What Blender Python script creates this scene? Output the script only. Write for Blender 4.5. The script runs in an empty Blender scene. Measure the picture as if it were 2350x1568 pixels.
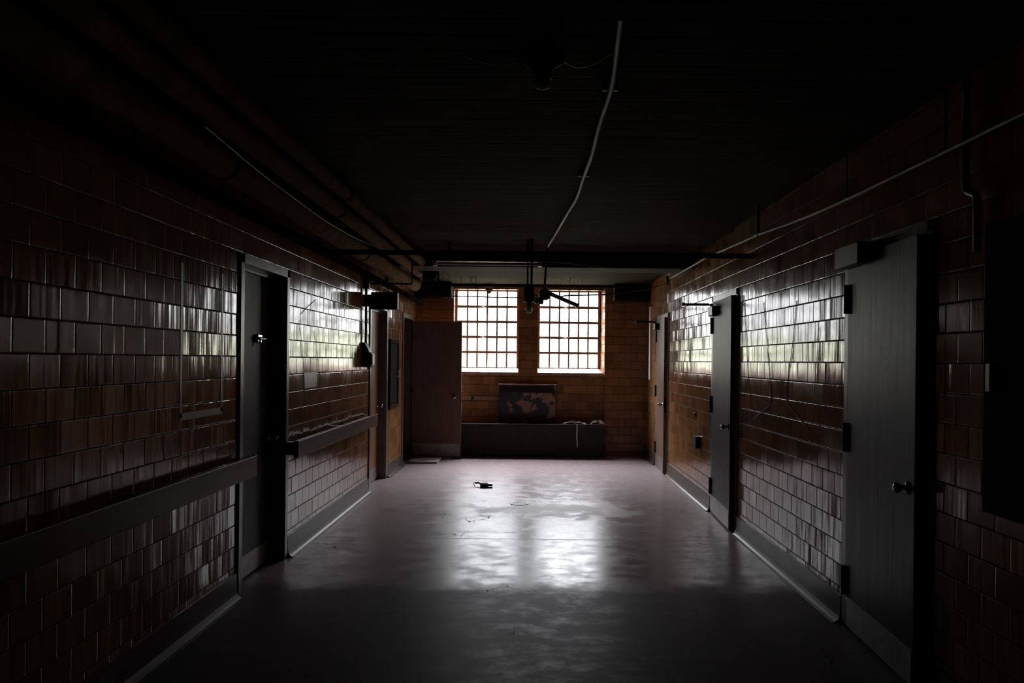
import bpy, bmesh, math, random
from mathutils import Vector, Matrix
random.seed(7)
PI = math.pi
C = bpy.context.scene.collection
SC = bpy.context.scene

# ------------------------------------------------------------------ main dimensions (metres)
H = 1.55                 # eye height
XL, XR = -1.90, 1.87     # corridor walls
YB, YF = -2.6, 13.30     # back wall, far wall (front face)
ZC = 2.80                # ceiling
YN = 13.36; YG = 13.58; YO = 13.64   # niche back, glass, outer face
F = 1856.0               # focal length in pixels of the 2350-wide frame
ROLL = math.radians(0.6)
SKY, SKY_TOP, SKY_Z0, SKY_Z1 = 11., 130., .16, .60   # overcast sky: radiance at the horizon and overhead

# ------------------------------------------------------------------ node helpers
class NT:
    def __init__(s, name):
        s.m = bpy.data.materials.new(name); s.m.use_nodes = True
        s.t = s.m.node_tree; s.t.nodes.clear()
        s.out = s.n('ShaderNodeOutputMaterial')
        s._pos = None
    def n(s, k, **kw):
        x = s.t.nodes.new(k)
        for a, v in kw.items(): setattr(x, a, v)
        return x
    def put(s, sock, v):
        if v is None: return
        if isinstance(v, bpy.types.NodeSocket): s.t.links.new(v, sock)
        elif hasattr(sock.default_value, '__len__') and not hasattr(v, '__len__'):
            sock.default_value = [v]*len(sock.default_value)
        elif hasattr(v, '__len__') and len(v) == 3 and len(sock.default_value) == 4: sock.default_value = (*v, 1)
        else: sock.default_value = v
    def M(s, op, a, b=None, c=None, clamp=False):
        x = s.n('ShaderNodeMath', operation=op); x.use_clamp = clamp
        s.put(x.inputs[0], a); s.put(x.inputs[1], b); s.put(x.inputs[2], c)
        return x.outputs[0]
    def V(s, op, a, b=None, scale=None):
        x = s.n('ShaderNodeVectorMath', operation=op)
        s.put(x.inputs[0], a)
        if b is not None: s.put(x.inputs[1], b)
        if scale is not None: s.put(x.inputs['Scale'], scale)
        return x.outputs['Value'] if op in ('DOT_PRODUCT', 'LENGTH') else x.outputs[0]
    def xyz(s, v):
        x = s.n('ShaderNodeSeparateXYZ'); s.put(x.inputs[0], v); return x.outputs
    def vec(s, a=0., b=0., c=0.):
        x = s.n('ShaderNodeCombineXYZ')
        for i, v in enumerate((a, b, c)): s.put(x.inputs[i], v)
        return x.outputs[0]
    def geo(s):
        if s._pos is None: s._pos = s.n('ShaderNodeNewGeometry')
        return s._pos
    def pos(s): return s.geo().outputs['Position']
    def nrm(s): return s.geo().outputs['Normal']
    def noise(s, v, scale=5., detail=3., rough=.55, dim='3D', dist=0.):
        x = s.n('ShaderNodeTexNoise', noise_dimensions=dim)
        s.put(x.inputs['Vector'], v); s.put(x.inputs['Scale'], scale)
        s.put(x.inputs['Detail'], detail); s.put(x.inputs['Roughness'], rough); s.put(x.inputs['Distortion'], dist)
        return x.outputs[0]
    def white(s, v):
        x = s.n('ShaderNodeTexWhiteNoise', noise_dimensions='3D'); s.put(x.inputs['Vector'], v); return x.outputs
    def ramp(s, f, stops, interp='LINEAR'):
        x = s.n('ShaderNodeValToRGB'); x.color_ramp.interpolation = interp
        e = x.color_ramp.elements
        while len(e) < len(stops): e.new(.5)
        for k, (p, c) in enumerate(stops):
            e[k].position = p; e[k].color = (*c, 1) if hasattr(c, '__len__') else (c, c, c, 1)
        s.put(x.inputs[0], f); return x.outputs[0]
    def sm(s, v, a, b):
        x = s.n('ShaderNodeMapRange', interpolation_type='SMOOTHSTEP')
        s.put(x.inputs[0], v); s.put(x.inputs[1], a); s.put(x.inputs[2], b)
        x.inputs[3].default_value = 0; x.inputs[4].default_value = 1
        return x.outputs[0]
    def mix(s, f, a, b, mode='MIX'):
        x = s.n('ShaderNodeMix', data_type='RGBA', blend_type=mode)
        s.put(x.inputs[0], f); s.put(x.inputs[6], a); s.put(x.inputs[7], b); return x.outputs[2]
    def fmix(s, f, a, b):
        x = s.n('ShaderNodeMix', data_type='FLOAT')
        s.put(x.inputs[0], f); s.put(x.inputs[2], a); s.put(x.inputs[3], b); return x.outputs[0]
    def bump(s, h, strength=.3, dist=.01):
        x = s.n('ShaderNodeBump'); s.put(x.inputs['Height'], h)
        x.inputs['Strength'].default_value = strength; x.inputs['Distance'].default_value = dist
        return x.outputs[0]
    def bsdf(s, color=(.5, .5, .5), rough=.5, metal=0., ior=1.5, normal=None, coat=0., coat_rough=.1, spec=None):
        b = s.n('ShaderNodeBsdfPrincipled')
        s.put(b.inputs['Base Color'], color); s.put(b.inputs['Roughness'], rough)
        s.put(b.inputs['Metallic'], metal); s.put(b.inputs['IOR'], ior)
        s.put(b.inputs['Coat Weight'], coat); s.put(b.inputs['Coat Roughness'], coat_rough)
        if spec is not None: s.put(b.inputs['Specular IOR Level'], spec)
        if normal is not None: s.put(b.inputs['Normal'], normal)
        s.t.links.new(b.outputs[0], s.out.inputs[0]); return b

# ------------------------------------------------------------------ materials
def tile_material(name, tile_w=.2035, tile_h=.1355, z0=.0665, c0=(.27, .125, .05), streak=.085, tilt=.045, rough=.12):
    s = NT(name)
    P, N = s.pos(), s.nrm()
    T = s.V('NORMALIZE', s.V('CROSS_PRODUCT', (0, 0, 1), N))
    u = s.M('DIVIDE', s.V('DOT_PRODUCT', P, T), tile_w)
    z = s.xyz(P)[2]
    v = s.M('DIVIDE', s.M('SUBTRACT', z, z0), tile_h)
    row = s.M('FLOOR', v)
    u = s.M('ADD', u, s.M('MULTIPLY', s.M('FLOORED_MODULO', row, 2.), .5))
    col = s.M('FLOOR', u)
    fu, fv = s.M('SUBTRACT', u, col), s.M('SUBTRACT', v, row)
    rnd = s.white(s.vec(col, row, 3.))
    rv = s.xyz(rnd[1])
    # distance (m) to the joints
    du0, du1 = s.M('MULTIPLY', fu, tile_w), s.M('MULTIPLY', s.M('SUBTRACT', 1., fu), tile_w)
    dv0, dv1 = s.M('MULTIPLY', fv, tile_h), s.M('MULTIPLY', s.M('SUBTRACT', 1., fv), tile_h)
    du, dv = s.M('MINIMUM', du0, du1), s.M('MINIMUM', dv0, dv1)
    joint = s.M('MAXIMUM', s.M('SUBTRACT', 1., s.sm(du, .0012, .003)), s.M('SUBTRACT', 1., s.sm(dv, .0022, .0045)))
    # rounded tile edges
    def edge(d0, d1, w, k):
        a = s.M('SUBTRACT', 1., s.sm(d0, .002, w)); b = s.M('SUBTRACT', 1., s.sm(d1, .002, w))
        return s.M('MULTIPLY', s.M('SUBTRACT', b, a), k)
    eu, ev = edge(du0, du1, .009, .5), edge(dv0, dv1, .008, .30)
    # combed vertical waves in the glaze and a slightly different tilt for each tile
    uu = s.M('MULTIPLY', u, tile_w)
    off = s.M('MULTIPLY', rnd[0], 57.)
    n1 = s.M('SUBTRACT', s.noise(s.vec(s.M('MULTIPLY', uu, 46.), off, s.M('MULTIPLY', z, 1.2)), 1., 2., .6), .5)
    n2 = s.M('SUBTRACT', s.noise(s.vec(s.M('MULTIPLY', uu, 14.), s.M('ADD', off, 31.), s.M('MULTIPLY', z, 2.5)), 1., 1., .5), .5)
    amp = s.M('ADD', .55, s.M('MULTIPLY', rv[2], .9))
    st = s.M('MULTIPLY', s.M('ADD', s.M('MULTIPLY', n1, streak*2.4), s.M('MULTIPLY', n2, streak*1.7)), amp)
    su = s.M('ADD', s.M('ADD', st, s.M('MULTIPLY', s.M('SUBTRACT', rv[0], .5), tilt)), eu)
    nz = s.M('SUBTRACT', s.noise(P, 9., 2.), .5)
    sv = s.M('ADD', s.M('ADD', s.M('MULTIPLY', s.M('SUBTRACT', rv[1], .5), .020), s.M('MULTIPLY', nz, .03)), ev)
    Nn = s.V('NORMALIZE', s.V('ADD', N, s.V('ADD', s.V('SCALE', T, scale=su), s.vec(0., 0., sv))))
    shade = s.M('ADD', .72, s.M('MULTIPLY', rv[2], .5))
    dirt = s.noise(P, 2.1, 5., .62)
    colr = s.mix(s.M('MULTIPLY', s.sm(dirt, .5, .75), .45), c0, (c0[0]*.5, c0[1]*.55, c0[2]*.6))
    colr = s.mix(1., colr, s.vec(shade, shade, shade), 'MULTIPLY')
    colr = s.mix(joint, colr, (.035, .028, .022))
    r = s.fmix(joint, s.M('ADD', rough, s.M('MULTIPLY', s.sm(dirt, .45, .8), .12)), .85)
    spec = s.fmix(joint, .33, .05)
    s.bsdf(colr, r, ior=1.55, normal=Nn, spec=spec)
    return s.m

def plain(name, color, rough=.5, metal=0., vary=.25, scale=6., bump=.0, spec=.28, coat=0.):
    s = NT(name)
    n = s.noise(s.pos(), scale, 4., .6)
    f = s.M('ADD', 1-vary*.5, s.M('MULTIPLY', s.M('SUBTRACT', n, .5), vary*2))
    c = s.mix(1., color, s.vec(f, f, f), 'MULTIPLY')
    r = s.M('ADD', rough-.04, s.M('MULTIPLY', n, .08))
    nm = s.bump(s.noise(s.pos(), scale*9, 3.), bump, .004) if bump else None
    s.bsdf(c, r, metal, normal=nm, spec=spec, coat=coat)
    return s.m

def door_paint(name, color, rough=.28):
    """Glossy oil paint brushed vertically, with drips and wear."""
    s = NT(name)
    p = s.xyz(s.pos())
    q = s.vec(s.M('MULTIPLY', p[0], 30.), s.M('MULTIPLY', p[1], 30.), s.M('MULTIPLY', p[2], 1.3))
    n = s.noise(q, 1., 4., .6)
    w = s.noise(s.pos(), 3.2, 5., .6)
    c = s.mix(s.sm(n, .42, .72), color, [k*.68 for k in color])
    c = s.mix(s.M('MULTIPLY', s.sm(w, .56, .72), .5), c, [k*.55 for k in color])
    s.bsdf(c, s.M('ADD', rough, s.M('MULTIPLY', n, .16)), normal=s.bump(n, .10, .01), spec=.09)
    return s.m

def floor_material():
    s = NT('polished_concrete')
    P = s.pos(); p = s.xyz(P)
    big = s.noise(P, .9, 6., .62)
    mott = s.noise(s.vec(s.M('MULTIPLY', p[0], 1.), s.M('MULTIPLY', p[1], 1.25), 0.), 4.2, 10., .74)
    fine = s.noise(P, 46., 3., .6)
    # worn, dull stretch of floor towards the entrance with a ragged edge, its colour darkened further as painted foreground shade; the middle of it stays half polished
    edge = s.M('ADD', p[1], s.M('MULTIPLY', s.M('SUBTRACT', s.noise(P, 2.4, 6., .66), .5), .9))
    worn_shade = s.M('SUBTRACT', 1., s.sm(edge, 5.35, 5.75))
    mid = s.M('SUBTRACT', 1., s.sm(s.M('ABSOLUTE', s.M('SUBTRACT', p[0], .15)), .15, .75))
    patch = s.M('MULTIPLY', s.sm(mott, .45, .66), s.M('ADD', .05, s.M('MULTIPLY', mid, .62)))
    worn_shade = s.M('MULTIPLY', worn_shade, s.M('SUBTRACT', 1., s.M('MULTIPLY', patch, .55)))
    # ring of old dirt around the drain
    dv = s.V('LENGTH', s.V('MULTIPLY', s.V('SUBTRACT', P, (.12, 8.42, 0.)), (.55, 1.05, 1.)))
    dirt = s.M('MULTIPLY', s.M('SUBTRACT', 1., s.sm(s.M('ADD', dv, s.M('MULTIPLY', s.M('SUBTRACT', s.noise(P, 2.6, 9., .70), .5), 2.2)), .20, 1.0)), .9)
    col = s.mix(s.sm(mott, .35, .7), (.30, .238, .25), (.40, .325, .342))
    col = s.mix(s.M('MULTIPLY', s.sm(big, .5, .72), .35), col, (.22, .18, .18))
    col = s.mix(dirt, col, (.17, .115, .095))
    col = s.mix(s.M('MULTIPLY', worn_shade, .8), col, (.10, .085, .09))
    # cracks and the saw-cut joints
    vor = s.n('ShaderNodeTexVoronoi', feature='DISTANCE_TO_EDGE')
    nn = s.n('ShaderNodeTexNoise'); s.put(nn.inputs['Vector'], P); nn.inputs['Scale'].default_value = 5.; nn.inputs['Detail'].default_value = 6.
    wob = s.V('ADD', P, s.V('SCALE', s.V('SUBTRACT', nn.outputs[1], (.5, .5, .5)), scale=.28))
    s.put(vor.inputs['Vector'], wob); vor.inputs['Scale'].default_value = .55
    crack = s.M('MULTIPLY', s.M('SUBTRACT', 1., s.sm(vor.outputs['Distance'], .0012, .004)), s.sm(s.noise(P, 1.7, 3.), .54, .62))
    chips = s.sm(s.noise(s.vec(s.M('MULTIPLY', p[0], 7.), s.M('MULTIPLY', p[1], 9.), 5.), 1., 3., .6), .71, .74)
    j = s.M('MAXIMUM', s.M('SUBTRACT', 1., s.sm(s.M('ABSOLUTE', s.M('SUBTRACT', p[1], 10.45)), .004, .010)),
            s.M('SUBTRACT', 1., s.sm(s.M('ABSOLUTE', s.M('SUBTRACT', p[1], 7.02)), .004, .012)))
    lines = s.M('MAXIMUM', s.M('MAXIMUM', crack, chips), s.M('MULTIPLY', j, .8))
    col = s.mix(s.M('MULTIPLY', lines, .85), col, (.03, .025, .025))
    r = s.M('ADD', .20, s.M('MULTIPLY', s.M('SUBTRACT', 1., s.sm(mott, .36, .60)), .13))
    r = s.M('ADD', r, s.M('MULTIPLY', s.sm(s.M('ADD', p[0], s.M('MULTIPLY', s.M('SUBTRACT', big, .5), .8)), -.05, -.40), .07))   # more foot-worn left of the middle
    r = s.fmix(worn_shade, r, .46)
    r = s.M('MAXIMUM', r, s.M('MULTIPLY', dirt, .58))
    r = s.M('MAXIMUM', r, s.M('MULTIPLY', lines, .8))
    hgt = s.M('ADD', s.M('MULTIPLY', mott, .55), s.M('ADD', s.M('MULTIPLY', fine, .10), s.M('MULTIPLY', lines, -.5)))
    s.bsdf(col, r, ior=1.5, normal=s.bump(hgt, .11, .006), spec=s.fmix(worn_shade, .06, .02))
    return s.m

def ceiling_material():
    s = NT('board_marked_ceiling')
    P = s.pos(); p = s.xyz(P)
    v = s.M('DIVIDE', p[1], .155); row = s.M('FLOOR', v); fv = s.M('SUBTRACT', v, row)
    d = s.M('MINIMUM', fv, s.M('SUBTRACT', 1., fv))
    seam = s.M('SUBTRACT', 1., s.sm(d, .03, .12))
    rnd = s.white(s.vec(row, 1., 1.))[0]
    n = s.noise(s.vec(s.M('MULTIPLY', p[0], 2.), s.M('MULTIPLY', p[1], 30.), row), 1., 5., .6)
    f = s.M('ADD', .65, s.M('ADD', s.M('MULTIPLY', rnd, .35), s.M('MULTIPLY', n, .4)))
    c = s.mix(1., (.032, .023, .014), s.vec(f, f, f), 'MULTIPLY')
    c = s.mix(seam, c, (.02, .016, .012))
    s.bsdf(c, .9, normal=s.bump(s.M('ADD', s.M('SUBTRACT', rnd, seam), s.M('MULTIPLY', n, .4)), .5, .008), spec=.05)
    return s.m

def peeling(name):
    """Cream paint peeling off dark metal."""
    s = NT(name)
    P = s.pos()
    q = s.xyz(P)
    n = s.noise(P, 4.6, 6., .60, dist=.3)
    k = s.M('ADD', n, s.M('ADD', s.M('MULTIPLY', s.M('SUBTRACT', q[2], .85), .22), s.M('MULTIPLY', s.M('ADD', q[0], .05), .16)))
    keep = s.sm(k, .515, .53)
    c = s.mix(keep, (.022, .021, .025), (.27, .16, .11))
    s.bsdf(c, s.fmix(keep, .45, .6), normal=s.bump(keep, .4, .003))
    return s.m

def glass():
    s = NT('window_pane_glass')
    tr = s.n('ShaderNodeBsdfTransparent'); tr.inputs[0].default_value = (.93, .95, .95, 1)
    gl = s.n('ShaderNodeBsdfGlossy'); gl.inputs['Roughness'].default_value = .03
    fr = s.n('ShaderNodeFresnel'); s.put(fr.inputs[0], s.fmix(s.geo().outputs['Backfacing'], 1.5, 1/1.5))   # thin pane: the same on both faces
    mx = s.n('ShaderNodeMixShader')
    s.t.links.new(fr.outputs[0], mx.inputs[0]); s.t.links.new(tr.outputs[0], mx.inputs[1]); s.t.links.new(gl.outputs[0], mx.inputs[2])
    s.t.links.new(mx.outputs[0], s.out.inputs[0])
    return s.m

def wood():
    s = NT('varnished_rail_wood')
    p = s.xyz(s.pos())
    n = s.noise(s.vec(s.M('MULTIPLY', p[0], 8.), s.M('MULTIPLY', p[1], 1.2), s.M('MULTIPLY', p[2], 26.)), 1., 5., .6, dist=.5)
    c = s.ramp(n, [(.3, (.075, .036, .022)), (.55, (.13, .066, .04)), (.75, (.06, .03, .018))])
    s.bsdf(c, .42, normal=s.bump(n, .12, .004), spec=.08)
    return s.m

MT = {
 'tile': tile_material('glazed_tile_wall'),
 'tile_far': tile_material('glazed_tile_far_wall', streak=.05, tilt=.03, rough=.25),
 'sill': tile_material('glazed_sill_tile', tile_w=.203, c0=(.40, .22, .17), streak=.02, tilt=.02, rough=.3),
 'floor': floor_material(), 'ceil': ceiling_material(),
 'base': plain('glazed_cove_base', (.11, .075, .06), .36, vary=.5, scale=5., spec=.15),
 'door': door_paint('grey_door_paint', (.045, .042, .04), .38),
 'door_brown': door_paint('brown_door_paint', (.16, .095, .07), .32),
 'frame': plain('grey_frame_paint', (.20, .185, .175), .30, vary=.5, scale=7.),
 'kick': plain('worn_kick_plate', (.34, .31, .29), .38, .4, vary=.6, scale=9.),
 'wood': wood(),
 'black': plain('black_enamel', (.012, .011, .011), .42, vary=.6),
 'blackmetal': plain('dark_bare_metal', (.05, .047, .045), .42, .7, vary=.6),
 'matt': plain('matt_black_board', (.010, .008, .007), .9, vary=.5, spec=.03),
 'door_wood': door_paint('orange_wood_door', (.26, .115, .045), .35),
 'dark_wood': plain('dark_oiled_wood', (.055, .028, .014), .9, vary=.5, spec=.02),
 'strip': plain('white_highlight_strip', (.80, .76, .70), .5, vary=.15),  # white colour stands in for a highlight on the wall
 'sign': plain('dark_sign_face', (.020, .012, .011), .5, vary=.5),
 'galv': plain('galvanised_conduit', (.15, .135, .11), .5, .3, vary=.5, scale=9.),
 'white': plain('aged_white_enamel', (.62, .58, .50), .35, vary=.3),
 'canvas': plain('painted_pipe_lagging', (.26, .18, .11), .95, vary=.5, scale=7., bump=.35, spec=0.),
 'rust': plain('rusty_pipe', (.022, .017, .014), .95, 0., vary=.8, scale=12., spec=0.),
 'chrome': plain('tarnished_chrome', (.55, .53, .50), .2, 1., vary=.3),
 'steel': plain('rusty_window_steel', (.42, .23, .15), .5, vary=.6, scale=14.),
 'bench': plain('dark_bench_paint', (.030, .022, .019), .5, vary=.6),
 'peel': peeling('peeling_cream_paint'),
 'grille': plain('grille_metal', (.05, .04, .035), .5, .4, vary=.4),
 'paper': plain('dirty_paper', (.58, .50, .44), .8, vary=.4, scale=20.),
 'cord': plain('pale_dusty_cord', (.80, .76, .72), .6, vary=.3),
 'residue': plain('pale_tape_residue', (.17, .125, .11), .35, vary=.6, scale=18.),
 'iron': plain('cast_iron', (.045, .04, .038), .5, .5, vary=.5, scale=20.),
 'concrete': plain('bare_concrete', (.06, .05, .04), .9, vary=.4, scale=4., bump=.3),
 'board': plain('pale_dusty_board', (.40, .34, .32), .6, vary=.4, scale=9.),
 'raceway': plain('cream_raceway_paint', (.36, .23, .16), .45, vary=.5, scale=9.),
 'duct': plain('dark_sheet_duct', (.014, .012, .010), .85, 0., vary=.4, spec=.05),
 'grass': plain('lawn_grass', (.075, .08, .045), .9, vary=.6, scale=.5),
 'bulb': plain('frosted_bulb_glass', (.70, .66, .58), .15, vary=.15),
 'glass': glass(),
}

# ------------------------------------------------------------------ mesh helpers (all shapes in world metres)
def NB(): return bmesh.new()
def box(bm, x0, x1, y0, y1, z0, z1, bev=0., mat=None):
    r = bmesh.ops.create_cube(bm, size=1.)
    vs = r['verts']
    for v in vs:
        v.co = Vector(((x0+x1)/2+v.co.x*(x1-x0), (y0+y1)/2+v.co.y*(y1-y0), (z0+z1)/2+v.co.z*(z1-z0)))
    if bev > 0:
        es = list({e for v in vs for e in v.link_edges})
        g = bmesh.ops.bevel(bm, geom=es, offset=bev, segments=2, affect='EDGES', profile=.5)
        vs = [v for v in g['verts']]
    if mat is not None:
        allv = {v for v in vs}
        # a bevel keeps every vertex of this box connected
        stack = list(allv)
        while stack:
            v = stack.pop()
            for e in v.link_edges:
                o = e.other_vert(v)
                if o not in allv: allv.add(o); stack.append(o)
        bmesh.ops.transform(bm, matrix=mat, verts=list(allv))
    return bm
def tube(bm, pts, r, seg=10, caps=True):
    pts = [Vector(p) for p in pts]
    if not hasattr(r, '__len__'):           # even rings along long straight runs keep the shading true
        q = [pts[0]]
        for a_, b_ in zip(pts, pts[1:]):
            k = max(1, math.ceil((b_-a_).length/.5)); L_ = (b_-a_).length
            ts = [i/k for i in range(1, k+1)]
            if k > 1: ts = [.02/L_]+ts[:-1]+[1-.02/L_, 1.]
            q += [a_+(b_-a_)*t_ for t_ in ts]
        pts = q
    rr = r if hasattr(r, '__len__') else [r]*len(pts)
    t = (pts[1]-pts[0]).normalized()
    a = t.orthogonal().normalized()
    rings = []
    for i, p in enumerate(pts):
        if i == 0: d = pts[1]-pts[0]
        elif i == len(pts)-1: d = pts[-1]-pts[-2]
        else: d = (pts[i+1]-p).normalized()+(p-pts[i-1]).normalized()
        d.normalize()
        a = (a-d*a.dot(d)).normalized(); b = d.cross(a)
        rings.append([bm.verts.new(p+(a*math.cos(2*PI*k/seg)+b*math.sin(2*PI*k/seg))*rr[i]) for k in range(seg)])
    for i in range(len(rings)-1):
        for k in range(seg):
            f = bm.faces.new((rings[i][k], rings[i][(k+1) % seg], rings[i+1][(k+1) % seg], rings[i+1][k])); f.smooth = True
    if caps:
        bm.faces.new([bm.verts.new(v.co) for v in reversed(rings[0])]); bm.faces.new([bm.verts.new(v.co) for v in rings[-1]])
    return bm
def spline(pts, n=8):
    """Catmull-Rom through the points."""
    P = [Vector(p) for p in pts]; P = [2*P[0]-P[1]]+P+[2*P[-1]-P[-2]]
    out = []
    for i in range(1, len(P)-2):
        for k in range(n):
            t = k/n
            out.append(.5*((2*P[i])+(P[i+1]-P[i-1])*t+(2*P[i-1]-5*P[i]+4*P[i+1]-P[i+2])*t*t+(3*P[i]-P[i-1]-3*P[i+1]+P[i+2])*t**3))
    out.append(P[-2]); return out
def lathe(bm, prof, origin=(0, 0, 0), axis='Z', seg=20):
    """prof = [(radius, height)], turned about an axis through origin."""
    o = Vector(origin); rings = []
    for r, h in prof:
        ring = []
        for k in range(seg):
            a = 2*PI*k/seg; c, s_ = math.cos(a)*max(r, 1e-4), math.sin(a)*max(r, 1e-4)
            v = {'Z': (c, s_, h), '-Z': (c, -s_, -h), 'X': (h, c, s_), '-X': (-h, c, -s_), 'Y': (s_, h, c), '-Y': (-s_, -h, c)}[axis]
            ring.append(bm.verts.new(o+Vector(v)))
        rings.append(ring)
    for i in range(len(rings)-1):
        for k in range(seg):
            f = bm.faces.new((rings[i][k], rings[i][(k+1) % seg], rings[i+1][(k+1) % seg], rings[i+1][k])); f.smooth = True
    bm.faces.new(list(reversed(rings[0]))); bm.faces.new(rings[-1])
    return bm
def prism_y(bm, prof, y0, y1):
    """extrude an (x, z) outline along y"""
    a = [bm.verts.new((x, y0, z)) for x, z in prof]; b = [bm.verts.new((x, y1, z)) for x, z in prof]
    n = len(prof)
    for i in range(n): bm.faces.new((a[i], a[(i+1) % n], b[(i+1) % n], b[i]))
    bm.faces.new(list(reversed(a))); bm.faces.new(b)
    return bm
def prism_z(bm, prof, z0, z1):
    a = [bm.verts.new((x, y, z0)) for x, y in prof]; b = [bm.verts.new((x, y, z1)) for x, y in prof]
    n = len(prof)
    for i in range(n): bm.faces.new((a[i], a[(i+1) % n], b[(i+1) % n], b[i]))
    bm.faces.new(list(reversed(a))); bm.faces.new(b)
    return bm

def origin_of(parent):
    return Vector(parent['_o']) if parent is not None and '_o' in parent.keys() else Vector((0, 0, 0))
ORG = {}
def obj(name, bm, mat, parent=None, origin=None, xf=None):
    """link a bmesh as ONE mesh object; geometry is given in world metres, the origin goes to `origin`"""
    if xf is not None: bm.transform(xf)
    bmesh.ops.recalc_face_normals(bm, faces=bm.faces)
    if origin is None:
        if name.startswith(('wall', 'floor', 'ceiling', 'baseboard')): origin = Vector((0, 0, 0))
        else:
            lo = Vector([min(v.co[i] for v in bm.verts) for i in range(3)]); hi = Vector([max(v.co[i] for v in bm.verts) for i in range(3)])
            origin = Vector(((lo.x+hi.x)/2, (lo.y+hi.y)/2, lo.z))
    origin = Vector(origin)
    bm.transform(Matrix.Translation(-origin))
    me = bpy.data.meshes.new(name); bm.to_mesh(me); bm.free()
    me.materials.append(MT[mat])
    o = bpy.data.objects.new(name, me); C.objects.link(o)
    po = ORG.get(parent.name, Vector((0, 0, 0))) if parent is not None else Vector((0, 0, 0))
    o.location = origin-po
    if parent is not None: o.parent = parent
    ORG[o.name] = origin
    return o
def thing(name, label, cat, loc, group=None, kind=None):
    o = bpy.data.objects.new(name, None); C.objects.link(o)
    o.location = loc; o.empty_display_size = .2; ORG[o.name] = Vector(loc)
    tag(o, label, cat, group, kind); return o
def tag(o, label=None, cat=None, group=None, kind=None):
    if label: o['label'] = label
    if cat: o['category'] = cat
    if group: o['group'] = group
    if kind: o['kind'] = kind
    return o
def struct(name, bm, mat, label, cat): return tag(obj(name, bm, mat), label, cat, kind='structure')

# ------------------------------------------------------------------ the shell
OPL = [(5.28, 6.22), (9.46, 10.50), (11.85, 12.75)]      # door openings, left wall
OPR = [(3.82, 4.77), (7.40, 8.35), (11.15, 12.10)]       # door openings, right wall
ZO = 2.18
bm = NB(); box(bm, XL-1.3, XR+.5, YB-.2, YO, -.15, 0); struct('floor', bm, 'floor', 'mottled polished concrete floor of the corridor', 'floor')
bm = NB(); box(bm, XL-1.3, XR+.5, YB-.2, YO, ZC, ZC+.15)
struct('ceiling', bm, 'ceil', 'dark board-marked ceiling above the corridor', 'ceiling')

def side_wall(name, xin, d, openings, deep, label):
    """inner layer with door openings, an outer slab behind, closets behind open doors"""
    bm = NB()
    x1 = xin+d*.22; x2 = xin+d*.32
    a, b = sorted((xin, x1))
    y = YB
    for (o0, o1) in openings:
        box(bm, a, b, y, o0, 0, ZC); box(bm, a, b, o0, o1, ZO, ZC); y = o1
    box(bm, a, b, y, YO, 0, ZC)
    segs = []; y = YB
    for k, (o0, o1) in enumerate(openings):
        if k in deep:
            segs.append((y, o0)); y = o1
            e, f = sorted((x1, xin+d*1.15)); g, h_ = sorted((xin+d*1.15, xin+d*1.2))
            box(bm, e, f, o0-.05, o0, 0, ZC); box(bm, e, f, o1, o1+.05, 0, ZC); box(bm, g, h_, o0-.05, o1+.05, 0, ZC)
    segs.append((y, YO))
    a, b = sorted((x1, x2))
    for y0, y1 in segs: box(bm, a, b, y0, y1, 0, ZC)
    return struct(name, bm, 'tile', label, 'wall')
side_wall('wall_left', XL, -1, OPL, {2}, 'left corridor wall of glossy brown glazed tiles with a wooden rail')
side_wall('wall_right', XR, 1, OPR, set(), 'right corridor wall of glossy brown glazed tiles with ajar doors')
bm = NB(); box(bm, XL-.4, XR+.4, YB-.2, YB, 0, ZC); struct('wall_back', bm, 'tile', 'tiled wall closing the corridor behind the viewpoint', 'wall')

# far wall: two side piers, a shallow niche with both windows, the wall below them, a lintel
WIN = [(-1.30, -.233), (.083, 1.127)]; ZS, ZH = 1.36, 2.722
bm = NB()
box(bm, XL-.05, -1.30, YF, YO, 0, ZC)
prism_z(bm, [(1.185, YF), (XR+.05, YF), (XR+.05, YO), (1.127, YO), (1.127, YG), (1.18, YN)], 0, ZC)
box(bm, -1.30, 1.18, YN, YO, 0, ZS-.02)
box(bm, -.233, .083, YN, YO, ZS-.02, ZH)
box(bm, -1.30, 1.18, YN, YO, ZH, ZC)
struct('wall_far', bm, 'tile_far', 'end wall of brown tiles with a shallow niche around the windows', 'wall')

# cove baseboards
def cove(side, d, x, runs, label):
    bm = NB()
    prof = [(x, .165), (x+d*.012, .162), (x+d*.014, .06), (x+d*.018, .035), (x+d*.028, .017), (x+d*.045, .006), (x+d*.062, 0.0), (x, 0.0)]
    for y0, y1 in runs: prism_y(bm, prof, y0, y1)
    return struct('baseboard_'+side, bm, 'base', label, 'baseboard')
cove('left', 1, XL, [(YB, 5.20), (6.29, 9.39), (10.57, 11.78), (12.82, YF)], 'dark glazed cove base along the left wall')
cove('right', -1, XR, [(YB, 3.74), (4.84, 7.32), (8.42, 11.07), (12.17, YF)], 'dark glazed cove base along the right wall')

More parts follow.
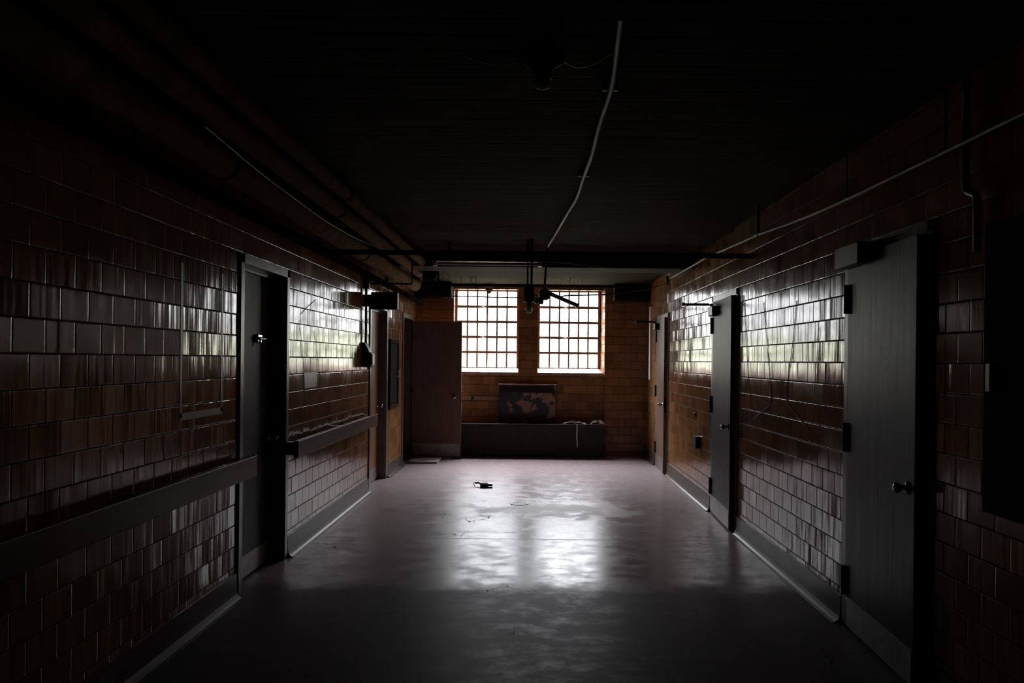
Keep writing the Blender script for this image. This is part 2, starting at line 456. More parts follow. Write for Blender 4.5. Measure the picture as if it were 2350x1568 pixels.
# ------------------------------------------------------------------ windows
def window(n, x0, x1, label):
    w = thing('window_%d' % n, label, 'window', ((x0+x1)/2, YG, ZS), kind='structure')
    zb, zt = 1.43, ZH
    fw = .037
    bm = NB()
    box(bm, x0, x0+fw, YG-.03, YG+.03, zb-.03, zt, .004); box(bm, x1-fw, x1, YG-.03, YG+.03, zb-.03, zt, .004)
    box(bm, x0, x1, YG-.03, YG+.03, zt-.02, zt, .004); box(bm, x0, x1, YG-.03, YG+.03, zb-.03, zb+.008, .004)
    obj('window_frame', bm, 'steel', w)
    a, b = x0+fw, x1-fw; cw = (b-a)/6; rh = (zt-.02-zb)/5
    bm = NB()
    for k in range(1, 6): box(bm, a+k*cw-.0135, a+k*cw+.0135, YG-.015, YG+.015, zb, zt-.01)
    for k in range(1, 5): box(bm, a, b, YG-.022, YG+.022, zb+k*rh-.021, zb+k*rh+.021, .003)
    obj('glazing_bar_grid', bm, 'steel', w)
    bm = NB(); box(bm, a, b, YG-.002, YG+.002, zb, zt-.02); obj('glass_pane', bm, 'glass', w)
    # sloping tiled sill
    bm = NB()
    xs0, xs1 = x0, (x1+.04 if n == 2 else x1)
    va = [bm.verts.new(v) for v in ((xs0, YN-.006, ZS-.05), (xs1, YN-.006, ZS-.05), (x1, YG+.05, ZS-.05), (x0, YG+.05, ZS-.05),
                                    (xs0, YN-.006, ZS-.005), (xs1, YN-.006, ZS-.005), (x1, YG+.05, 1.455), (x0, YG+.05, 1.455))]
    for f in ((0, 3, 2, 1), (4, 5, 6, 7), (0, 1, 5, 4), (1, 2, 6, 5), (2, 3, 7, 6), (3, 0, 4, 7)): bm.faces.new([va[i] for i in f])
    obj('window_sill', bm, 'sill', w)
    xm = a+2.55*cw
    for k in (2, 4):
        bm = NB(); zc = zb+k*rh
        box(bm, xm-.045, xm+.045, YG-.034, YG-.02, zc-.016, zc+.016, .004)
        tube(bm, [(xm, YG-.03, zc), (xm+.01, YG-.06, zc-.01), (xm+.05, YG-.065, zc-.022)], .008, 8)
        obj('latch', bm, 'white', w)
    return w
window(1, *WIN[0], 'left of the two multi-pane windows, partly behind the open door')
window(2, *WIN[1], 'right of the two multi-pane windows, behind the dangling light fixture')

# ------------------------------------------------------------------ doors
def knob(parent, p, d, m='chrome', s=1.):
    """round door knob on a rose; d = '-X', 'X' or '-Y' (direction it points to)"""
    bm = NB()
    lathe(bm, [(.0, 0), (.032*s, .0), (.032*s, .006), (.014*s, .010), (.012*s, .032), (.022*s, .040), (.028*s, .052), (.026*s, .064), (.014*s, .071), (.0, .072)], p, d, 18)
    return obj('door_knob', bm, m, parent)

def recessed_door(n, o0, o1, label, latch=True):
    """closed leaf set back in the left wall"""
    w = thing('door_%d' % n, label, 'door', (XL, (o0+o1)/2, 0), kind='structure')
    t = .055; bm = NB()
    for y0, y1 in ((o0-t, o0+.012), (o1-.012, o1+t)):
        box(bm, XL-.205, XL+.014, y0 if y0 > o1-.1 and False else y0, y1, 0, ZO+t, .004)
    box(bm, XL-.205, XL+.014, o0-t, o1+t, ZO-.012, ZO+t, .004)
    box(bm, XL-.085, XL-.07, o0+.012, o1-.012, ZO-.035, ZO-.012); 
    obj('door_frame', bm, 'frame', w)
    bm = NB(); box(bm, XL-.14, XL-.095, o0+.013, o1-.013, .008, ZO-.014, .003); leaf = obj('door_leaf', bm, 'door' if latch else 'door_wood', w)
    bm = NB(); box(bm, XL-.095, XL-.092, o0+.04, o1-.04, .02, .17, .001); obj('kick_plate', bm, 'kick', leaf)
    if latch:
        bm = NB(); yk = o1-.36; zk = 1.69; XB = XL+.045
        box(bm, XB-.14, XB-.118, yk-.045, yk+.045, zk-.03, zk+.03, .005)
        tube(bm, [(XB-.112, yk-.04, zk), (XB-.105, yk+.06, zk)], .011, 10)
        tube(bm, [(XB-.112, yk+.02, zk), (XB-.10, yk+.022, zk-.05)], .008, 8)
        obj('barrel_bolt', bm, 'chrome', leaf)
    knob(leaf, (XL-.095, o1-.085, .95), 'X')
    return w
recessed_door(1, *OPL[0], 'closed grey door set back in the left wall, between the two wooden rails')
recessed_door(2, *OPL[1], 'dark recessed door in the left wall, below the projecting sign box', latch=False)

# the door standing wide open across the left end of the corridor
o0, o1 = OPL[2]
d3 = thing('door_3', 'dark brown door standing wide open in front of the left window', 'door', (XL, o1, 0), kind='structure')
bm = NB(); t = .055
box(bm, XL-.205, XL+.014, o0-t, o0+.012, 0, ZO+t, .004); box(bm, XL-.205, XL+.006, o1-.012, o1+t, 0, ZO+t, .004); box(bm, XL-.205, XL+.010, o0-t, o1+t, ZO-.012, ZO+t, .004)
obj('door_frame', bm, 'door_brown', d3)
lx0, lx1 = XL+.012, -1.112
bm = NB(); box(bm, lx0, lx1, o1-.045, o1, .012, 2.155, .003); lf = obj('door_leaf', bm, 'door_brown', d3)
bm = NB(); box(bm, lx0+.02, lx1-.02, o1-.048, o1-.045, .03, .23, .001); obj('kick_plate', bm, 'kick', lf)
knob(lf, (lx1-.105, o1-.045, .965), '-Y')
bm = NB(); box(bm, lx1, lx1+.002, o1-.036, o1-.009, .88, 1.05); obj('strike_plate', bm, 'chrome', lf)
for zz in (.25, 1.08, 1.92):
    bm = NB(); tube(bm, [(XL+.018, o1-.052, zz-.055), (XL+.018, o1-.052, zz+.055)], .009, 10); obj('hinge', bm, 'blackmetal', lf)

def ajar_door(n, o0, o1, label, m, closer=True, ang=2.5):
    """door on the right wall hinged on its far side and left a little open into the corridor"""
    w = thing('door_%d' % n, label, 'door', (XR, (o0+o1)/2, 0), kind='structure')
    t = .055; bm = NB()
    for y0, y1 in ((o0-t, o0+.006), (o1-.006, o1+t)):
        box(bm, XR-.012, XR+.205, y0, y1, 0, ZO+t, .004)
    box(bm, XR-.012, XR+.205, o0-t, o1+t, ZO-.008, ZO+t, .004)
    obj('door_frame', bm, 'frame', w)
    # local frame: origin at hinge, +x along the leaf towards the camera, +y = out into the corridor
    L = o1-o0-.016; th = .047
    xf = Matrix.Translation((XR-.014, o1-.008, 0)) @ Matrix(((0, -1, 0, 0), (-1, 0, 0, 0), (0, 0, 1, 0), (0, 0, 0, 1))) @ Matrix.Rotation(math.radians(ang), 4, 'Z')
    bm = NB(); box(bm, 0, L, -th, 0, .012, ZO-.010, .003); leaf = obj('door_leaf', bm, m, w, xf=xf)
    bm = NB(); box(bm, .015, L-.015, 0, .003, .02, .19, .001); obj('kick_plate', bm, 'kick', leaf, xf=xf)
    bm = NB(); prof = [(.0, 0), (.031, .0), (.031, .006), (.013, .010), (.012, .030), (.022, .040), (.027, .052), (.025, .063), (.012, .070), (.0, .071)]
    lathe(bm, prof, (L-.075, 0, .955), 'Y', 18); obj('door_knob', bm, 'chrome', leaf, xf=xf)
    bm = NB(); box(bm, L-.0, L+.002, -th+.008, -.008, .85, 1.06); obj('lock_plate', bm, 'blackmetal', leaf, xf=xf)
    for zz in (.28, 1.12, 1.93):
        bm = NB(); tube(bm, [(-.003, .012, zz-.085), (-.003, .012, zz+.085)], .014, 10)
        box(bm, 0, .03, 0, .004, zz-.085, zz+.085); obj('hinge', bm, 'blackmetal', leaf, xf=xf)
    if closer:
        bm = NB(); box(bm, .05, .30, 0, .062, 2.02, 2.115, .008); cl = obj('door_closer', bm, 'blackmetal', leaf, xf=xf)
        bm = NB()
        tube(bm, [(.12, .035, 2.135), (-.03, .30, 2.145)], .0085, 8)
        tube(bm, [(-.03, .30, 2.155), (-.14, .02, 2.165)], .0075, 8)
        tube(bm, [(-.03, .30, 2.135), (-.03, .30, 2.17)], .015, 10)
        tube(bm, [(.12, .035, 2.108), (.12, .035, 2.15)], .015, 10)
        obj('closer_arm', bm, 'blackmetal', leaf, xf=xf)
    return w
ajar_door(4, *OPR[2], 'ajar brown door nearest the far end of the right wall', 'door_brown')
ajar_door(5, *OPR[1], 'ajar grey door with a long closer arm midway along the right wall', 'door')
ajar_door(6, *OPR[0], 'large dark grey door at the right, nearest the viewer, slightly open', 'door', closer=False)
# the near door's overhead closer is a separate part on the head of its frame
bm = NB(); box(bm, XR-.10, XR-.012, 4.42, 4.76, 2.105, 2.225, .006); obj('overhead_closer', bm, 'black', bpy.data.objects['door_6'])

# ------------------------------------------------------------------ wooden rails on the left wall
def rail(y0, y1, label):
    t = thing('wooden_handrail', label, 'handrail', (XL, (y0+y1)/2, .77), 'wooden rails on the left wall')
    bm = NB(); box(bm, XL+.062, XL+.10, y0, y1, .775, .912, .006); obj('rail_board', bm, 'wood', t)
    n = max(2, round((y1-y0)/1.2))
    for k in range(n):
        y = y0+.05+(y1-y0-.1)*k/(n-1)
        bm = NB(); box(bm, XL, XL+.062, y-.04, y+.04, .80, .90, .004); obj('bracket', bm, 'black', t)
rail(-1.9, 5.31, 'wooden wall rail running towards the viewer, left of the grey recessed door')
rail(6.24, 9.45, 'wooden wall rail between the two recessed doors on the left')

# ------------------------------------------------------------------ fittings on the left wall
# conduit with alarm box
yc = 9.07
bm = NB(); tube(bm, [(XL+.028, yc, 2.40), (XL+.028, yc, 1.70)], .014, 12)
t = thing('alarm_box', 'black alarm box with sloped hood at the foot of a vertical conduit', 'alarm box', (XL, yc, 1.46))
obj('conduit', bm, 'blackmetal', t)
bm = NB(); prof = [(XL, 1.46), (XL+.085, 1.455), (XL+.108, 1.475), (XL+.108, 1.615), (XL+.085, 1.625), (XL+.070, 1.66), (XL+.045, 1.705), (XL+.030, 1.735), (XL, 1.735)]
prism_y(bm, prof, yc-.075, yc+.075); bd = obj('box_body', bm, 'black', t)
bm = NB(); box(bm, XL+.108, XL+.118, yc-.055, yc+.055, 1.485, 1.605, .003); obj('front_plate', bm, 'white', bd)
bm = NB(); lathe(bm, [(.02, -.05), (.032, -.04), (.034, 0), (.040, .012), (.034, .03), (.026, .07), (.02, .08)], (XL+.028, yc, 2.385), 'Z', 16); jb = obj('conduit_fitting', bm, 'blackmetal', t)
bm = NB(); tube(bm, [(XL+.075, yc, 2.396), (-1.36, yc, 2.396)], .012, 10)
tube(bm, [(-1.36, yc, 2.39), (-1.36, yc, ZC)], .008, 8)
tag(obj('ceiling_bracket', bm, 'blackmetal'), 'thin black horizontal rod from the wall above the alarm box', 'rod')

# projecting sign
t = thing('sign_box', 'dark rectangular sign box projecting from the left wall above the alarm box', 'sign', (XL, 9.26, 2.12))
bm = NB(); box(bm, XL, XL+.055, 9.22, 9.30, 2.15, 2.285, .004); obj('wall_mount', bm, 'black', t)
bm = NB(); box(bm, XL+.05, -1.545, 9.215, 9.305, 2.118, 2.315, .006); hs = obj('sign_housing', bm, 'sign', t)
bm = NB(); box(bm, XL+.075, -1.572, 9.210, 9.215, 2.14, 2.293, .002); obj('sign_face', bm, 'sign', hs)

# hose cabinet between the two far doors
t = thing('wall_cabinet', 'dark narrow wall cabinet between the last two doors on the left', 'cabinet', (XL, 10.98, .89))
bm = NB()
for a, b, c, d_ in ((10.66, 11.32, 1.77, 1.82), (10.66, 11.32, .89, .94), (10.66, 10.71, .94, 1.77), (11.27, 11.32, .94, 1.77)):
    box(bm, XL, XL+.035, a, b, c, d_, .004)
obj('cabinet_frame', bm, 'dark_wood', t)
bm = NB(); box(bm, XL, XL+.020, 10.71, 11.27, .94, 1.77, .003); cd = obj('cabinet_door', bm, 'matt', t)
bm = NB(); tube(bm, [(XL+.02, 11.22, 1.31), (XL+.045, 11.22, 1.315), (XL+.045, 11.22, 1.38), (XL+.02, 11.22, 1.385)], .006, 8); obj('handle', bm, 'chrome', cd)

# outline left by a removed notice board
bm = NB()
box(bm, XL, XL+.002, 4.36, 4.385, 1.22, 2.06); box(bm, XL, XL+.002, 4.93, 4.955, 1.22, 2.06); box(bm, XL, XL+.002, 4.36, 4.955, 1.205, 1.245)
tag(obj('tape_outline', bm, 'residue'), 'pale outline of tape left on the tiles beside the grey recessed door', 'tape outline')
bm = NB(); box(bm, XL, XL+.002, 6.72, 7.13, 1.30, 1.43); tag(obj('tape_patch', bm, 'residue'), 'faint pale rectangle on the dark tiles above the second wooden rail', 'tape patch')

def on_wall(x, y, X):
    """point on the plane X whose image is (x, y) in the photograph's pixels, roll undone"""
    dx, dy = x-1222., y-828.
    c, s_ = math.cos(ROLL), math.sin(ROLL)
    dx, dy = dx*c+dy*s_, -dx*s_+dy*c
    Y = F*X/dx
    return Vector((X, Y, H-dy*Y/F))
def cord(name, px, X, r, label, cat='cord', mat='cord'):
    bm = NB(); tube(bm, spline([on_wall(x, y, X) for x, y in px], 6), r, 7)
    return tag(obj(name, bm, mat), label, cat)
cord('hanging_string', [(688, 734), (693, 800), (698, 868), (704, 930), (720, 910), (738, 888), (733, 850), (727, 800), (722, 760)], XL+.004, .0016, 'pale string hanging in a narrow loop on the left wall, above the second wooden rail', 'string')
cord('adhesive_scrape', [(690, 722), (706, 705), (725, 688)], XL+.003, .0020, 'short pale slanting scrape on the bright tiles past the grey recessed door', 'scrape')
cord('hanging_string', [(1707, 694), (1713, 780), (1717, 862), (1724, 935)], XR-.004, .0024, 'pale string hanging straight on the right wall, closest to the grey ajar door', 'string')
cord('hanging_string', [(1752, 694), (1758, 760), (1765, 850), (1769, 921), (1752, 942), (1728, 963)], XR-.004, .0026, 'pale string on the right wall whose lower end kinks towards the window', 'string')
cord('hanging_string', [(1828, 690), (1819, 790), (1809, 862), (1805, 918), (1832, 957), (1862, 995)], XR-.004, .0024, 'pale string on the right wall whose lower end kinks towards the viewer', 'string')
cord('hanging_string', [(1880, 752), (1873, 840), (1866, 930), (1862, 970)], XR-.005, .0016, 'thin faint string on the right wall, nearest the large dark door', 'string')

# ------------------------------------------------------------------ fittings on the right wall
t = thing('wall_socket', 'small black socket box low on the right wall before the grey ajar door', 'socket', (XR, 9.02, .59))
bm = NB(); box(bm, XR-.05, XR, 8.97, 9.07, .595, .725, .006); bx_ = obj('box_body', bm, 'black', t)
bm = NB(); box(bm, XR-.056, XR-.05, 8.955, 9.085, .585, .735, .003); obj('cover_plate', bm, 'blackmetal', bx_)
bm = NB(); lathe(bm, [(.0, 0), (.028, 0), (.028, .012), (.016, .02), (0, .021)], (XR, 9.24, .955), '-X', 14); tag(obj('blank_plug', bm, 'black'), 'small round black plug on the right wall above the socket box', 'plug')
bm = NB(); box(bm, XR-.03, XR, 12.70, 12.80, 1.27, 2.42, .003); tag(obj('highlight_strip', bm, 'strip'), 'narrow white strip added for a highlight on the right wall beside the end corner', 'strip')  # added strip, paints a bright highlight on the tiles
bm = NB(); tube(bm, spline([(XR-.035, 3.44, ZC), (XR-.035, 3.44, 2.33), (XR-.035, 3.43, 2.29), (XR-.03, 3.37, 2.26), (XR-.03, 3.36, 2.20), (XR-.03, 3.355, 2.02)], 6), .016, 12)
tag(obj('bent_conduit', bm, 'galv'), 'short bent conduit high on the right wall, at the right picture edge', 'conduit')
t = thing('electrical_panel', 'dark electrical panel on the right wall, at the right picture edge', 'panel', (XR, 2.73, .98))
bm = NB(); box(bm, XR-.11, XR-.001, 2.30, 3.16, .98, 2.10, .006); pb = obj('panel_body', bm, 'matt', t)
bm = NB(); box(bm, XR-.118, XR-.11, 2.33, 3.13, 1.01, 2.07, .003); pdr = obj('panel_door', bm, 'matt', t)
bm = NB(); box(bm, XR-.135, XR-.118, 3.07, 3.10, 1.45, 1.56, .003); obj('latch', bm, 'chrome', pdr)

# ------------------------------------------------------------------ bench, heater and bits at the end wall
t = thing('window_bench', 'long dark built-in bench below the two windows', 'bench', (-.05, 13.2, 0))
bm = NB(); box(bm, -1.25, 1.175, 12.98, YN-.002, 0, .40, .004); bb = obj('front_panel', bm, 'bench', t)
bm = NB(); box(bm, -1.27, 1.205, 12.90, YN-.004 if False else 13.296, .395, .535, .006); box(bm, -1.27, 1.178, 13.29, YN-.002, .395, .535)
obj('bench_top', bm, 'bench', t)
t = thing('wall_heater', 'metal heater cabinet with peeling paint standing on the window bench', 'heater', (-.08, 13.35, .535))
bm = NB(); hx0, hx1 = -.545, .385
box(bm, hx0, hx1, 13.235, YN-.002, .536, 1.145, .005); hb = obj('cabinet_body', bm, 'peel', t)
bm = NB(); box(bm, hx0-.012, hx1+.012, 13.222, YN-.002, 1.145, 1.165, .004); obj('top_plate', bm, 'raceway', t)
bm = NB(); box(bm, hx0+.03, hx1-.03, 13.232, 13.236, 1.03, 1.13)
gr = obj('grille_slot', bm, 'black', hb)
bm = NB()
nsl = 46
for k in range(nsl):
    x = hx0+.04+(hx1-hx0-.08)*k/(nsl-1); box(bm, x-.0035, x+.0035, 13.222, 13.233, 1.03, 1.13)
box(bm, hx0+.02, hx1-.02, 13.22, 13.234, 1.022, 1.032); box(bm, hx0+.02, hx1-.02, 13.22, 13.234, 1.128, 1.138)
obj('grille_bars', bm, 'grille', gr)
t = thing('wire_raceway', 'pale horizontal wiring channel on the end wall, left of the heater', 'wiring channel', (-.85, YN, .89))
bm = NB(); box(bm, -1.25, hx0-.005, YN-.035, YN, .885, .955, .004); rc = obj('channel', bm, 'raceway', t)
bm = NB(); box(bm, -1.005, -.955, YN-.042, YN-.035, .898, .942, .002); obj('socket', bm, 'black', rc)

def crumple(name, cx, cy, z, sx, sy, h, seed, label, strip=False):
    rnd = random.Random(seed); bm = NB(); n = 9
    g = [[bm.verts.new((cx+sx*(i/(n-1)-.5)*(1+.2*rnd.uniform(-1, 1)), cy+sy*(j/(n-1)-.5)*(1+.2*rnd.uniform(-1, 1)), z+.003+h*rnd.random()*math.sin(PI*(i+.5)/n))) for j in range(n)] for i in range(n)]
    for i in range(n-1):
        for j in range(n-1): bm.faces.new((g[i][j], g[i+1][j], g[i+1][j+1], g[i][j+1]))
    r = bmesh.ops.extrude_face_region(bm, geom=list(bm.faces))
    for v in [e for e in r['geom'] if isinstance(e, bmesh.types.BMVert)]: v.co.z += .002
    if strip:
        xs = cx+.03
        pts = [(xs, 12.93, z+.012), (xs, 12.895, z+.006), (xs+.004, 12.890, z-.06), (xs-.002, 12.889, z-.16), (xs+.008, 12.891, z-.30), (xs+.006, 12.888, z-.36)]
        a = [bm.verts.new(Vector(p)+Vector((-.010, 0, 0))) for p in pts]; b = [bm.verts.new(Vector(p)+Vector((.010, 0, 0))) for p in pts]
        c = [bm.verts.new(Vector(p)+Vector((.010, .002, .001))) for p in pts]; d = [bm.verts.new(Vector(p)+Vector((-.010, .002, .001))) for p in pts]
        for i in range(len(pts)-1):
            for q, w_ in ((a, b), (b, c), (c, d), (d, a)): bm.faces.new((q[i], w_[i], w_[i+1], q[i+1]))
    return tag(obj(name, bm, 'paper'), label, 'paper')
crumple('torn_paper', .69, 13.03, .535, .36, .20, .05, 3, 'torn paper on the window bench with a strip hanging over its edge', True)
crumple('torn_paper', 1.06, 13.05, .535, .22, .18, .075, 8, 'crumpled paper at the right end of the window bench')

# ------------------------------------------------------------------ floor things
t = thing('floor_drain', 'round iron drain cover in the middle of the floor', 'drain', (-.125, 8.75, 0))
bm = NB(); lathe(bm, [(.10, 0.0), (.10, .004), (.088, .005), (.086, .002), (0, .002)], (-.125, 8.75, 0), 'Z', 32); dr = obj('drain_rim', bm, 'iron', t)
bm = NB()
for k in range(7):
    y = 8.75-.066+.022*k; w_ = math.sqrt(max(.086**2-(y-8.75)**2, 0)); box(bm, -.125-w_, -.125+w_, y-.006, y+.006, .0015, .004)
obj('drain_grate', bm, 'iron', t)
t = thing('broken_fitting', 'small black broken fitting lying on the floor beyond the drain', 'debris', (-.585, 9.88, 0))
bm = NB(); box(bm, -.62, -.525, 9.82, 9.92, 0, .045, .008); fb = obj('body', bm, 'matt', t)
bm = NB(); tube(bm, [(-.53, 9.86, .03), (-.475, 9.84, .03)], .016, 10); tube(bm, [(-.54, 9.83, .006), (-.47, 9.80, .006)], .006, 8); obj('stub', bm, 'black', fb)
bm = NB(); tube(bm, [(-.615, 9.9, .035), (-.65, 9.93, .047), (-.685, 9.94, .038)], .012, 10)
tube(bm, spline([(-.68, 9.94, .04), (-.70, 9.95, .045), (-.705, 9.94, .02), (-.69, 9.93, .006)], 5), .004, 7); obj('hook', bm, 'black', fb)
bm = NB(); box(bm, -1.84, -1.40, 12.02, 12.66, 0, .034, .009); tag(obj('floor_board', bm, 'board'), 'pale flat board on the floor in front of the open brown door', 'board')
bm = NB(); prof = [(-1.24, .002), (-1.10, .002), (-1.10, .010), (-1.14, .026), (-1.24, .012)]
prism_y(bm, prof, 12.60, 12.70); tag(obj('door_wedge', bm, 'black'), 'small black wedge on the floor under the open brown door', 'door wedge')
bm = NB(); box(bm, -1.03, -.98, 12.60, 12.64, 0, .008, .003) ; bm.free()

# ------------------------------------------------------------------ overhead: pipes
def pipe(name, pts, r, mat, label, cat='pipe', bands=0., flat=None, seg=16):
    t = thing(name, label, cat, pts[0]) if bands else None
    bm = NB(); tube(bm, pts, r, seg)
    if not bands: return tag(obj(name, bm, mat), label, cat)
    obj('pipe_run', bm, mat, t)
    a, b = Vector(pts[0]), Vector(pts[1])
    L = (b-a).length; n = int(L/bands)
    for k in range(1, n):
        p = a+(b-a)*(k/n)
        bm = NB(); box(bm, p.x-.012, p.x+.012, p.y-.012, p.y+.012, p.z+r*.6, ZC)
        tube(bm, [p-Vector((0, .015, 0)), p+Vector((0, .015, 0))], r*1.06, seg); obj('hanger', bm, 'rust', t)
    return t
def elbow_end(x, z, r, y_end, dirv, n=6, R=.12):
    """points of a run along +y that bends at its end"""
    pts = []
    for k in range(n+1):
        a = PI/2*k/n
        pts.append((x+dirv[0]*R*(1-math.cos(a)), y_end+R*math.sin(a), z+dirv[1]*R*(1-math.cos(a))))
    return pts
pipe('lagged_pipe', [(-1.62, YB, 2.56)]+elbow_end(-1.62, 2.56, .075, 11.05, (0, 1)) + [(-1.62, 11.17, ZC)], .078, 'canvas', 'thick pale lagged pipe, lowest of the three along the top of the left wall', bands=3.2)
pipe('lagged_pipe', [(-1.44, YB, 2.645)]+elbow_end(-1.44, 2.645, .06, 10.2, (0, 1), R=.08) + [(-1.44, 10.28, ZC)], .058, 'canvas', 'middle pale lagged pipe along the top of the left wall', bands=3.4)
p3 = pipe('lagged_pipe', [(-1.29, YB, 2.68)]+elbow_end(-1.29, 2.68, .05, 9.6, (0, 1), R=.07) + [(-1.29, 9.67, ZC)], .046, 'canvas', 'thinnest pale lagged pipe, farthest from the left wall', bands=3.6)
pipe('black_pipe', [(-1.77, YB, 2.45), (-1.77, 12.88, 2.45)], .036, 'rust', 'black pipe running along the left wall below the lagged pipes', bands=3.0)
pipe('cross_pipe', [(-1.732, 6.83, 2.452), (1.865, 6.83, 2.452)], .022, 'rust', 'black pipe crossing the corridor from the left pipes to the right wall')
pipe('sprinkler_pipe', [(-1.6, 12.4, 2.70)]+[(-1.6+3.4*k/10, 12.4, 2.70-.0*math.sin(PI*k/10)) for k in range(1, 11)], .022, 'rust', 'thin black pipe crossing just in front of the window tops')
# two dark boxed ducts in the upper corners of the end wall
bm = NB(); box(bm, XL, -1.31, 12.9, YF, 2.55, ZC, .004); tag(obj('boxed_duct', bm, 'duct'), 'dark boxed duct in the upper left corner of the end wall', 'duct')
bm = NB(); box(bm, 1.30, XR, 12.9, YF, 2.53, ZC, .004); tag(obj('boxed_duct', bm, 'duct'), 'dark boxed duct in the upper right corner of the end wall', 'duct')
# ceiling beam
bm = NB(); box(bm, XL, XR, 9.35, 9.85, 2.63, ZC, .004); tag(obj('ceiling_beam', bm, 'concrete'), 'dark concrete beam crossing the ceiling before the windows', 'beam', kind='structure')

# conduit along the right
t = thing('ceiling_conduit', 'thin shiny conduit hanging along the ceiling edge above the right wall', 'conduit', (1.76, 6., 2.6))
pts = [on_wall(x, y, 1.77) for x, y in ((1545, 630), (1607, 600), (1625, 590), (1722, 547), (1740, 539), (1853, 497), (1943, 457), (2042, 410), (2169, 348))]
pts = [Vector((1.77, 10.36, 2.63))]+pts[1:]
pts.append(pts[-1]+(pts[-1]-pts[-2])*2.2)
bm = NB(); tube(bm, spline(pts, 5), .011, 10); obj('conduit_run', bm, 'galv', t)
for k in (1, 4, 6, 8):
    p = pts[k]; bm = NB(); box(bm, p.x-(.014 if k == 4 else .005), p.x+(.014 if k == 4 else .005), p.y-.004, p.y+.004, p.z-.018, ZC); obj('strap', bm, 'galv' if k == 4 else 'blackmetal', t)
bm = NB(); tube(bm, spline([(1.77, 10.36, 2.63), (1.765, 10.42, 2.63), (1.755, 10.46, 2.60), (1.745, 10.46, 2.565)], 6), .011, 10); tube(bm, [(1.74, 10.48, 2.555), (1.735, 10.48, 2.67)], .016, 10); obj('conduit_elbow', bm, 'galv', t)
bm = NB(); tube(bm, spline([(1.72, 10.33, 2.665), (1.73, 9.95, 2.685), (1.74, 9.6, 2.70), (1.77, 9.55, 2.70)], 5), .009, 8); obj('branch', bm, 'galv', t)

# cable hugging the lagged pipes on the left
cpts = [Vector((-1.66, 4.94, 2.70)), Vector((-1.70, 6.75, 2.70)), Vector((-1.63, 7.8, 2.70)), Vector((-1.47, 8.55, 2.70)), Vector((-1.43, 8.9, 2.715))]
cpts = [Vector((-1.62, 2.5, 2.72))]+cpts
def under_pipe(px, z): 
    out = []
    for x, y in px:
        dx, dy = x-1222., y-828.; c, s_ = math.cos(ROLL), math.sin(ROLL); dx, dy = dx*c+dy*s_, -dx*s_+dy*c
        Y = F*(H-z)/dy; out.append(Vector((dx*Y/F, Y, z)))
    return out
cpts = under_pipe([(470, 290), (597, 396), (676, 456), (755, 512), (834, 555), (902, 577), (925, 584)], 2.565)
bm = NB(); tube(bm, spline(cpts, 8), .0045, 8); tag(obj('sagging_cable', bm, 'galv'), 'thin shiny cable curving below the lagged pipes on the left', 'cable')

# central conduit: along the ceiling, bend, then a drop to the broken light fixture
ZK = 2.762
cc = under_pipe([(1425, 40), (1412, 149), (1400, 211), (1375, 287), (1358, 356), (1339, 407), (1324, 452), (1300, 493), (1257, 566)], ZK)
t = thing('centre_conduit', 'grey conduit along the middle of the ceiling with a drop before the windows', 'conduit', cc[-1])
bm = NB(); tube(bm, spline(cc, 6), .013, 10); obj('conduit_run', bm, 'galv', t)
e = cc[-1]; xd = e.x-.03
bm = NB(); tube(bm, [e, Vector((e.x-.005, e.y+.02, e.z-.03)), Vector((xd, e.y+.02, 2.312))], .0125, 10); obj('conduit_drop', bm, 'galv', t)
for k in (2, 5): 
    bm = NB(); box(bm, cc[k].x-.035, cc[k].x+.035, cc[k].y-.012, cc[k].y+.012, ZK+.004, ZC); obj('strap', bm, 'galv', t)
yb = e.y+.02
# broken light fixture hanging from the drop
t = thing('broken_light', 'broken light fixture dangling aslant in front of the right window', 'light fixture', (xd, yb, 2.25))
bm = NB(); lathe(bm, [(.03, -.06), (.055, -.045), (.06, 0), (.05, .045), (.02, .06)], (xd, yb, 2.255), 'Z', 16); jx = obj('junction_box', bm, 'blackmetal', t)
bm = NB(); tube(bm, [(xd-.06, yb, 2.22), (xd-.09, yb, 2.16)], .02, 10); tube(bm, [(xd-.03, yb-.01, 2.21), (xd-.035, yb-.01, 2.15)], .025, 10); obj('socket', bm, 'blackmetal', jx)
a = Vector((xd-.01, yb, 2.295)); b = Vector((xd+.355, yb+.02, 2.142))
d = (b-a); L = d.length; ang = math.atan2(-d.z, d.x)
xf = Matrix.Translation(a) @ Matrix.Rotation(ang, 4, 'Y')
bm = NB(); box(bm, 0, L, -.05, .05, -.022, .016, .004); ch = obj('channel', bm, 'blackmetal', t, xf=xf)
bm = NB(); box(bm, L-.012, L+.004, -.055, .055, -.03, .022, .003); obj('end_cap', bm, 'blackmetal', ch, xf=xf)
bm = NB(); tube(bm, [(xd-.23, yb, 2.305), (xd-.12, yb, 2.265), (xd-.09, yb, 2.245), (xd-.085, yb, 2.225)], .0075, 8); obj('stem', bm, 'galv', t)
